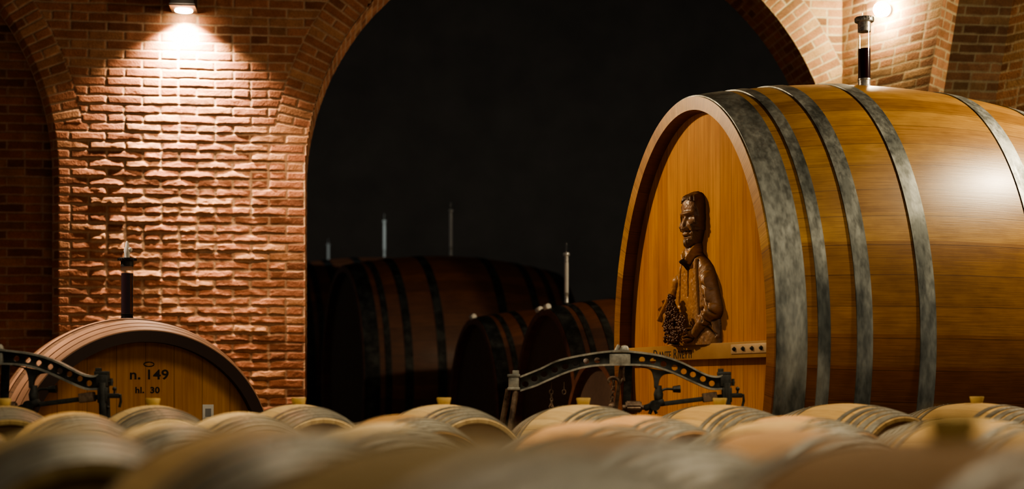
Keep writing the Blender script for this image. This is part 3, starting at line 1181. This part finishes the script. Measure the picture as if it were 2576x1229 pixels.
# (X, Y, top above/below eye, tint, has bung, label)
BARRELS = [
    # far row, bunged, along the foot of the casks
    (-2.52, 7.05, -.086, GREY, 1, 'oak barrel cut by the left frame edge, below the left iron scale'),
    (-1.80, 7.13, -.086, CREAM, 1, 'bunged oak barrel in front of the n. 149 cask'),
    (-1.083, 7.22, -.083, CREAM, 1, 'bunged oak barrel at the foot of the brick pier'),
    (-.35, 7.31, -.084, CREAM, 1, 'bunged oak barrel alone in front of the dark archway'),
    (.371, 7.39, -.086, CREAM, 1, 'bunged oak barrel under the hook of the central iron scale'),
    (1.09, 7.46, -.087, WARM, 1, 'bunged oak barrel right of the scale beam, before the carved head'),
    (1.78, 7.55, -.082, WARM, 0, 'far-row oak barrel with no bung showing, before the carved cask'),
    (2.49, 7.62, -.080, WARM, 1, 'bunged oak barrel farthest right in the far row'),
    # second row, in the gaps
    (-1.84, 5.98, -.101, WARM, 0, 'low oak barrel in the gap left of the n. 149 barrel, second row'),
    (-1.15, 6.05, -.103, CREAM, 0, 'low oak barrel in the second row beside the white paper tag'),
    (-.466, 6.10, -.114, BROWN, 0, 'brownish oak barrel in the second row before the dark archway'),
    (.56, 6.15, -.118, PINK, 0, 'pinkish oak barrel in the second row under the scale weights'),
    (1.245, 6.25, -.122, PINK, 0, 'wine-pink oak barrel in the second row below the carved head'),
    (2.02, 6.3, -.128, GREY, 0, 'greyish oak barrel in the second row at the right edge'),
    # third row
    (-1.83, 4.60, -.110, GREY, 0, 'blurred grey oak barrel cut by the left edge, third row'),
    (-1.12, 4.70, -.110, CREAM, 0, 'blurred cream oak barrel below the n. 149 cask, third row'),
    (-.42, 4.80, -.118, CREAM, 0, 'blurred cream oak barrel below the dark archway, third row'),
    (.27, 4.88, -.116, PINK, 0, 'blurred red-stained oak barrel right of the scale legs, third row'),
    (.96, 4.96, -.112, WARM, 0, 'blurred cream oak barrel in the third row below the carved head'),
    (1.66, 5.05, -.115, WARM, 0, 'blurred oak barrel in the third row near the right edge'),
    # near rows
    (-1.01, 3.24, -.085, GREY, 0, 'large out-of-focus barrel at the lower left corner'),
    (-.37, 3.75, -.100, CREAM, 0, 'out-of-focus barrel just behind the nearest grey-green barrel'),
    (.225, 2.87, -.087, BROWN, 0, 'large out-of-focus dark-hooped brown barrel right of centre'),
    (.78, 3.88, -.112, PINK, 0, 'out-of-focus pink barrel between the large ones on the right'),
    (1.56, 3.80, -.100, WARM, 0, 'out-of-focus barrel at the right edge behind the nearest one'),
    (-.41, 2.44, -.062, WARM, 0, 'large out-of-focus brown barrel with long hooped flank, left of centre'),
    (-.03, 1.53, -.050, GREY, 0, 'nearest grey-green barrel filling the bottom centre'),
    (.61, 1.97, -.070, BROWN, 1, 'nearest brown barrel with bung at the bottom right corner'),
]
proto = make_barrel()
first = True
rnd = random.Random(11)
for (x, y, zt, colr, bung, lab) in BARRELS:
    sc = (ZC + zt - TZ) / (2 * RM)
    r = copy_tree(proto, () if bung else ('bung',))
    ax = Vector((math.sin(AX), -math.cos(AX), 0))
    r.scale = (sc, sc, sc)
    r.rotation_euler = (0, 0, PI / 2 + AX)
    r.location = Vector((x, y, TZ + RM * sc)) + ax * (LB / 2 * sc)
    tag(r, lab, 'barrel', 'oak wine barrels lying in rows')
    v = .92 + .16 * rnd.random()
    for c in r.children:
        c.color = (colr[0] * v, colr[1] * v, colr[2] * v, 1)
for ch in list(proto.children):
    bpy.data.objects.remove(ch)
bpy.data.objects.remove(proto)


# ------------------------------------------------------------------ cast-iron scales
def spline(pts, n=8):
    out = []
    P = [Vector((p[0], p[1], 0)) for p in pts]
    P = [P[0] * 2 - P[1]] + P + [P[-1] * 2 - P[-2]]
    for i in range(1, len(P) - 2):
        for k in range(n):
            t = k / n
            a, b, c, d = P[i - 1], P[i], P[i + 1], P[i + 2]
            v = .5 * ((2 * b) + (c - a) * t + (2 * a - 5 * b + 4 * c - d) * t * t + (3 * b - a - 3 * c + d) * t ** 3)
            out.append((v.x, v.y))
    out.append((P[-2].x, P[-2].y))
    return out


MD = 8.08
CXP = 1557.0


def L2(px, py):
    return ((px - CXP) / F * MD, (HY - py) / F * MD + ZC)


def LZ(zx, zy):             # zoomed crop (1240..1960, 840..1090 at 3.578x)
    return L2(1240 + zx / 3.578, 840 + zy / 3.578)


def V3(p, y=0.0):
    return Vector((p[0], y, p[1]))


def make_scale():
    root = empty('platform_scale', (0, 0, 0))
    up = spline([LZ(*p) for p in ((245, 385), (420, 315), (600, 235), (900, 175), (1130, 152), (1250, 160), (1500, 195), (1700, 260), (1900, 360), (2000, 384), (2060, 375))])
    dn = spline([LZ(*p) for p in ((245, 508), (380, 465), (500, 412), (700, 330), (900, 285), (1150, 275), (1400, 285), (1600, 340), (1800, 430), (1950, 490), (2060, 492))])
    holes = []
    for (zx, zy) in ((292, 450), (372, 402), (460, 360), (555, 322), (650, 292), (745, 262), (838, 242), (940, 235), (1342, 228), (1440, 240), (1535, 268), (1635, 300), (1718, 335), (1800, 362), (1890, 402), (1970, 442)):
        c = LZ(zx, zy)
        r = 29 / 3.578 / F * MD
        holes.append([(c[0] + r * 1.08 * math.cos(t * PI / 10), c[1] + r * math.sin(t * PI / 10)) for t in range(20)])
    me = curve_mesh('arched_arm', up + dn[::-1], holes, .011, .002)
    arm = mesh_obj('arched_arm', me, M['iron'], root, 30)
    for pts in (up, dn):
        bm = bmesh.new()
        n = len(pts)
        prev = None
        for i, p in enumerate(pts):
            vs = [bm.verts.new((p[0], dy, p[1] + dz)) for dy, dz in ((-.034, -.005), (.034, -.005), (.034, .006), (-.034, .006))]
            if prev:
                for k in range(4):
                    bm.faces.new((prev[k], prev[(k + 1) % 4], vs[(k + 1) % 4], vs[k]))
            else:
                bm.faces.new(vs[::-1])
            prev = vs
        bm.faces.new(prev)
        o = bm_obj('flange', bm, M['iron_pale'], arm)
    bm = bmesh.new()
    a, b = LZ(1045, 178), LZ(1235, 272)
    add_box(bm, ((a[0] + b[0]) / 2, 0, (a[1] + b[1]) / 2), (abs(b[0] - a[0]), .062, abs(a[1] - b[1])), None, .006)
    bm_obj('boss_plate', bm, M['iron_pale'], arm)
    bm = bmesh.new()
    a = LZ(1150, 150)
    add_cyl(bm, (a[0] - .025, 0, a[1]), (a[0] - .010, 0, a[1] + .034), .012, .009)
    add_lathe_z(bm, [(.028, -.01), (.027, .012), (.018, .028), (.006, .032)], 16, (a[0] + .022, 0, a[1]))
    add_box(bm, (a[0], 0, a[1] - .004), (.10, .05, .016), None, .004)
    bm_obj('top_knob', bm, M['iron_pale'], arm)
    # left post head and legs
    bm = bmesh.new()
    a, b = LZ(130, 365), LZ(245, 500)
    add_box(bm, ((a[0] + b[0]) / 2, 0, (a[1] + b[1]) / 2), (b[0] - a[0] - .012, .075, a[1] - b[1]), None, .008)
    for zy in (372, 490):
        c = LZ(187, zy)
        add_box(bm, (c[0], 0, c[1]), (b[0] - a[0], .085, .016), None, .005)
    c0, c1 = LZ(205, 368), LZ(205, 325)
    add_box(bm, (c0[0], 0, (c0[1] + c1[1]) / 2), (.038, .05, .026), None, .004)
    bm_obj('post_head', bm, M['iron_pale'], root)
    for (t0, t1, y0, y1) in (((140, 495), (85, 790), .03, .06), ((210, 495), (165, 790), -.02, -.05)):
        p0, p1 = V3(LZ(*t0), y0), V3(LZ(*t1), y1)
        d = (p1 - p0)
        k = (p0.z - 0.0) / -d.z
        bm = bmesh.new()
        add_cyl(bm, p0, p0 + d * k, .0165, None, 14)
        bm_obj('leg', bm, M['iron_rust'], root)
    # right post head and leg
    bm = bmesh.new()
    c = LZ(2105, 420)
    add_box(bm, (c[0] - .01, 0, c[1]), (.062, .07, .065), None, .008)
    c = LZ(2080, 355)
    add_box(bm, (c[0], 0, c[1]), (.075, .05, .022), None, .005)
    c = LZ(2050, 325)
    add_box(bm, (c[0], 0, c[1]), (.030, .03, .020), None, .004)
    bm_obj('post_head', bm, M['iron'], root)
    p0 = V3(LZ(2095, 470))
    for y1 in (-.06, .06):
        bm = bmesh.new()
        add_cyl(bm, p0 + Vector((0, y1 * .5, .02)), Vector((p0.x + .06, y1, 0)), .021, .019, 14)
        bm_obj('leg', bm, M['iron'], root)
    bm = bmesh.new()
    c = LZ(2158, 432)
    add_cyl(bm, (c[0] - .03, 0, c[1]), (c[0] + .012, 0, c[1]), .006)
    add_cyl(bm, (c[0] + .002, 0, c[1] - .02), (c[0] + .002, 0, c[1] + .02), .009)
    bm_obj('thumb_screw', bm, M['iron'], root)
    # curved strut that carries the weighing beam
    st = []
    left = spline([LZ(*p) for p in ((1330, 292), (1420, 320), (1450, 400), (1455, 480))], 6)
    right = spline([LZ(*p) for p in ((1480, 480), (1500, 400), (1545, 360), (1640, 352))], 6)
    me = curve_mesh('strut', left + right, [], .013, .002)
    mesh_obj('strut', me, M['iron'], root, 30)
    bm = bmesh.new()
    a = LZ(1490, 540)
    add_lathe_z(bm, [(.014, -.055), (.024, -.03), (.028, 0), (.020, .03), (.018, .05)], 16, (a[0], 0, a[1]))
    c = LZ(1450, 635)
    add_box(bm, (c[0], 0, c[1]), (.12, .05, .036), Matrix.Rotation(-.35, 4, 'Y'), .010)
    c = LZ(1455, 640)
    add_cyl(bm, (c[0], -.035, c[1]), (c[0], .035, c[1]), .030)
    c = LZ(1440, 690)
    add_cyl(bm, (c[0], -.01, c[1] + .03), (c[0] - .02, -.01, c[1] - .018), .010)
    add_cyl(bm, (c[0], .01, c[1] + .03), (c[0] + .022, .01, c[1] - .016), .009)
    bm_obj('pivot', bm, M['iron'], root)
    bm = bmesh.new()
    add_tube(bm, spline3([LZ(1505, 520), LZ(1545, 495), LZ(1600, 492), LZ(1640, 500)]), .007)
    c = LZ(1655, 495)
    add_cyl(bm, (c[0] - .022, 0, c[1]), (c[0] + .020, 0, c[1] + .002), .018, .022, 8)
    bm_obj('lever', bm, M['iron'], root)
    bm = bmesh.new()
    p0, p1 = V3(LZ(1420, 640)), V3(LZ(2060, 560))
    ang = math.atan2(p1.z - p0.z, p1.x - p0.x)
    add_box(bm, (p0 + p1) / 2, ((p1 - p0).length, .018, .026), Matrix.Rotation(-ang, 4, 'Y'), .003)
    bm_obj('beam', bm, M['iron'], root)
    bm = bmesh.new()
    c = LZ(1265, 652)
    add_cyl(bm, (c[0] - .046, 0, c[1]), (c[0] + .046, 0, c[1]), .036, None, 8)
    bmesh.ops.bevel(bm, geom=bm.edges[:], offset=.008, segments=2, affect='EDGES')
    add_cyl(bm, (c[0] - .062, 0, c[1] - .004), (c[0] + .066, 0, c[1] - .004), .014, None, 12)
    bm_obj('counterweight', bm, M['iron_rust'], root)
    bm = bmesh.new()
    c = LZ(1952, 565)
    add_box(bm, (c[0], 0, c[1]), (.080, .06, .052), Matrix.Rotation(-ang, 4, 'Y'), .005)
    bm_obj('sliding_weight', bm, M['iron_rust'], root)
    bm = bmesh.new()
    c = LZ(2100, 545)
    add_box(bm, (c[0], -.03, c[1]), (.055, .03, .085), None, .008)
    c = LZ(2215, 560)
    add_box(bm, (c[0] - .02, -.02, c[1] + .006), (.07, .022, .026), None, .005)
    add_tube(bm, [V3(LZ(*p), -.02) for p in ((2200, 490), (2196, 540), (2250, 545), (2252, 600), (2240, 650))], .0075)
    c = LZ(2198, 490)
    add_sph(bm, (c[0], -.02, c[1]), .012)
    add_tube(bm, [V3(LZ(*p), -.02) for p in ((2110, 580), (2125, 640), (2150, 655))], .008)
    bm_obj('beam_stop', bm, M['iron'], root)
    # hook, bar and chain hanging under the boss
    bm = bmesh.new()
    add_tube(bm, [V3(LZ(*p), -.02) for p in ((1180, 275), (1172, 340), (1178, 420))], .007)
    add_tube(bm, spline3([LZ(1048, 440), LZ(1040, 415), LZ(1060, 392), LZ(1095, 392), LZ(1125, 415), LZ(1140, 450)], -.02), .009)
    add_tube(bm, [V3(LZ(*p), -.02) for p in ((1170, 400), (1140, 450))], .007)
    bm_obj('hook', bm, M['iron_rust'], root)
    bm = bmesh.new()
    for k in range(9):
        c = LZ(1085 - 2 * k, 405 + k * 26)
        a = .0095 if k % 2 == 0 else .003
        b2 = .003 if k % 2 == 0 else .0095
        add_tube(bm, [(c[0] + a * math.cos(t * PI / 5), -.02 + b2 * math.cos(t * PI / 5), c[1] + .0115 * math.sin(t * PI / 5)) for t in range(10)], .0026, 6, True)
    c = LZ(1068, 650)
    add_sph(bm, (c[0], -.02, c[1]), .02)
    bm_obj('chain', bm, M['iron_rust'], root)
    bm = bmesh.new()
    p0, p1 = V3(LZ(1110, 290), .05), V3(LZ(1160, 690), .05)
    add_box(bm, (p0 + p1) / 2, (.022, .014, (p0 - p1).length), Matrix.Rotation(.12, 4, 'Y'), .002)
    bm_obj('hanger_bar', bm, M['iron_rust'], root)
    bm = bmesh.new()
    p0, p1 = V3(LZ(1205, 280), .04), V3(LZ(1225, 700), .04)
    add_box(bm, (p0 + p1) / 2, (.046, .014, (p0 - p1).length), Matrix.Rotation(.05, 4, 'Y'), .003)
    bm_obj('back_plate', bm, M['iron'], root)
    for zx in (525, 640):
        bm = bmesh.new()
        add_tube(bm, [V3(LZ(zx, 505 + k), .0) for k in (-75, 0)], .003, 6)
        c = LZ(zx, 520)
        add_tube(bm, [(c[0] + .010 * math.cos(t * PI / 5), 0, c[1] + .014 * math.sin(t * PI / 5)) for t in range(10)], .003, 6, True)
        if zx == 525:
            for k in range(4):
                c = LZ(zx + 2, 565 + 24 * k)
                add_tube(bm, [(c[0] + (.007 if k % 2 else .003) * math.cos(t * PI / 5), .005 * math.cos(t * PI / 5), c[1] + .011 * math.sin(t * PI / 5)) for t in range(10)], .0026, 6, True)
            c = LZ(zx, 655)
            add_tube(bm, [(c[0] + .012 * math.cos(t * PI / 5), 0, c[1] + .012 * math.sin(t * PI / 5)) for t in range(10)], .003, 6, True)
        bm_obj('hanging_chain', bm, M['iron_rust'], root)
    return root


def spline3(pts, y=0.0):
    return [Vector((x, y, z)) for x, z in spline(pts, 5)]


sc_ = make_scale()
sc_.location = ((CXP - 1288) / F * MD, MD, 0)
tag(sc_, 'antique cast-iron weighing scale with arched perforated arm, before the carved cask', 'scale', 'antique iron scales')
MD_L = 7.78
s2 = sc_.copy()
COL.objects.link(s2)
for ch in sc_.children:
    c = ch.copy()
    COL.objects.link(c)
    c.parent = s2
    for g in ch.children:
        d = g.copy()
        COL.objects.link(d)
        d.parent = c
s2.location = ((-18 - 1288) / F * MD_L, MD_L, -.0)
tag(s2, 'dark cast-iron weighing scale cut by the left edge, before the n. 149 cask', 'scale')

# ------------------------------------------------------------------ wall lamps
LS = -2.668
lp = WO + WE * LS
lamp = empty('wall_lamp', (lp.x, lp.y, ZC + 3.03), math.atan2(WE.y, WE.x), 'dark box wall lamp shining down the left brick pier', 'wall lamp')
bm = bmesh.new()
add_box(bm, (0, -.125, .19), (.192, .23, .36), None, .012)
add_box(bm, (0, -.125, .012), (.205, .24, .02), None, .006)
add_box(bm, (0, -.008, .20), (.12, .03, .2))
bm_obj('housing', bm, M['black'], lamp)
bm = bmesh.new()
add_cyl(bm, (0, -.11, -.001), (0, -.11, -.008), .07, None, 28)
bm_obj('lens', bm, mat_emit('lamp_lens', (1, .80, .56), 60), lamp)

pa = Vector((3.113, 11.762, ZC + 3.115))
na = Vector((-.832, -.555, 0))
sconce = empty('wall_sconce', pa, math.atan2(na.y, na.x), 'glowing round wall sconce on the right brick pilaster', 'wall lamp')
bm = bmesh.new()
add_cyl(bm, (-.01, 0, 0), (.030, 0, 0), .047, None, 32)
add_cyl(bm, (.03, 0, 0), (.075, 0, 0), .020, None, 16)
bm_obj('wall_plate', bm, M['white'], sconce)
bm = bmesh.new()
add_sph(bm, (.090, 0, 0), .060, 3)
bm_obj('globe', bm, mat_emit('sconce_globe', (1, .81, .53), 390), sconce)


# ------------------------------------------------------------------ light
def light(kind, name, loc, energy, col, target=None, **kw):
    l = bpy.data.lights.new(name, kind)
    l.energy = energy
    l.color = col
    for k, v in kw.items():
        setattr(l, k, v)
    o = bpy.data.objects.new(name, l)
    COL.objects.link(o)
    o.location = loc
    if target is not None:
        o.rotation_euler = (Vector(target) - Vector(loc)).to_track_quat('-Z', 'Y').to_euler()
    return o


pl_ = Vector((lp.x, lp.y, 0)) + WN * .11
light('SPOT', 'pier_lamp_light', (pl_.x, pl_.y, ZC + 3.01), 1500, (1, .77, .56), (pl_.x - WN.x * .25, pl_.y - WN.y * .25, ZC), spot_size=math.radians(122), spot_blend=1.0, shadow_soft_size=.04)
bl = lp + WN * .52
light('SPOT', 'pier_fill_spot', (bl.x, bl.y, ZC + 3.75), 780, (1, .75, .53), (lp.x, lp.y, ZC + .9), spot_size=math.radians(31), spot_blend=1.0, shadow_soft_size=.05)  # added spot above the frame, lights the pier less steeply
light('SPOT', 'pier_wash_light', (-1.6, 10.6, ZC + 3.6), 430, (1, .70, .46), (-2.1, 11.6, ZC + .3), spot_size=math.radians(44), spot_blend=1.0, shadow_soft_size=.05)  # added unseen fill that brightens the lower pier
gp = pa + na * .115
light('SPOT', 'key_light', (-2.7, 10.7, ZC + 2.9), 560, (1, .74, .44), (1.1, 9.2, ZC + .55), spot_size=math.radians(54), spot_blend=.6, shadow_soft_size=.09)
light('AREA', 'aisle_light', (5.2, 8.85, ZC + 3.05), 160, (1, .80, .52), (2.8, 9.2, ZC + .8), size=.20)
light('AREA', 'overhead_light', (.2, 6.0, ZC + 3.4), 175, (1, .84, .58), (.2, 5.6, ZC - .1), shape='RECTANGLE', size=4.6, size_y=1.6, spread=math.radians(110))
light('AREA', 'near_fill_light', (.3, .6, ZC + 2.4), 34, (1, .84, .58), (.3, 2.9, ZC - .2), shape='RECTANGLE', size=4.0, size_y=1.2)  # added front fill for the nearest barrels, no fixture
light('AREA', 'back_room_light', (4.4, 14.2, ZC + 2.6), 8, (1, .76, .45), (.2, 15.5, ZC), size=.8)
light('AREA', 'rear_fill_light', (-.6, 12.9, ZC + 4.2), 5, (.95, 1, .85), (-.8, 16.5, ZC), size=2.5)
light('AREA', 'far_wall_fill', (0, 19.5, ZC + 3.2), 115, (.86, 1, .98), (0, 27, ZC + 3.2), shape='RECTANGLE', size=16, size_y=7)  # added unseen panel that lifts the black of the far wall
light('SPOT', 'side_fill_light', (-4.6, 8.6, ZC + 3.4), 800, (1, .77, .58), (-2.75, 9.3, ZC + .2), spot_size=math.radians(38), spot_blend=.9, shadow_soft_size=.06)  # added fill for the flank of the n. 149 cask, no real lamp

w = bpy.data.worlds.new('cellar_air')
scene.world = w
w.use_nodes = True
w.node_tree.nodes['Background'].inputs[0].default_value = (.9, .85, .75, 1)
w.node_tree.nodes['Background'].inputs[1].default_value = .10

# ------------------------------------------------------------------ camera
cam = bpy.data.cameras.new('camera')
cam.sensor_width = 36
cam.lens = 36 * F / 2576
cam.shift_y = (HY - 614.5) / 2576
cam.clip_start = .05
cam.dof.use_dof = True
cam.dof.focus_distance = 9.3
cam.dof.aperture_fstop = 1.05
co = bpy.data.objects.new('camera', cam)
COL.objects.link(co)
co.location = (0, 0, ZC)
co.rotation_euler = (PI / 2, 0, 0)
scene.camera = co

scene.view_settings.view_transform = 'AgX'
scene.view_settings.look = 'AgX - Medium High Contrast'
scene.view_settings.exposure = 0.0
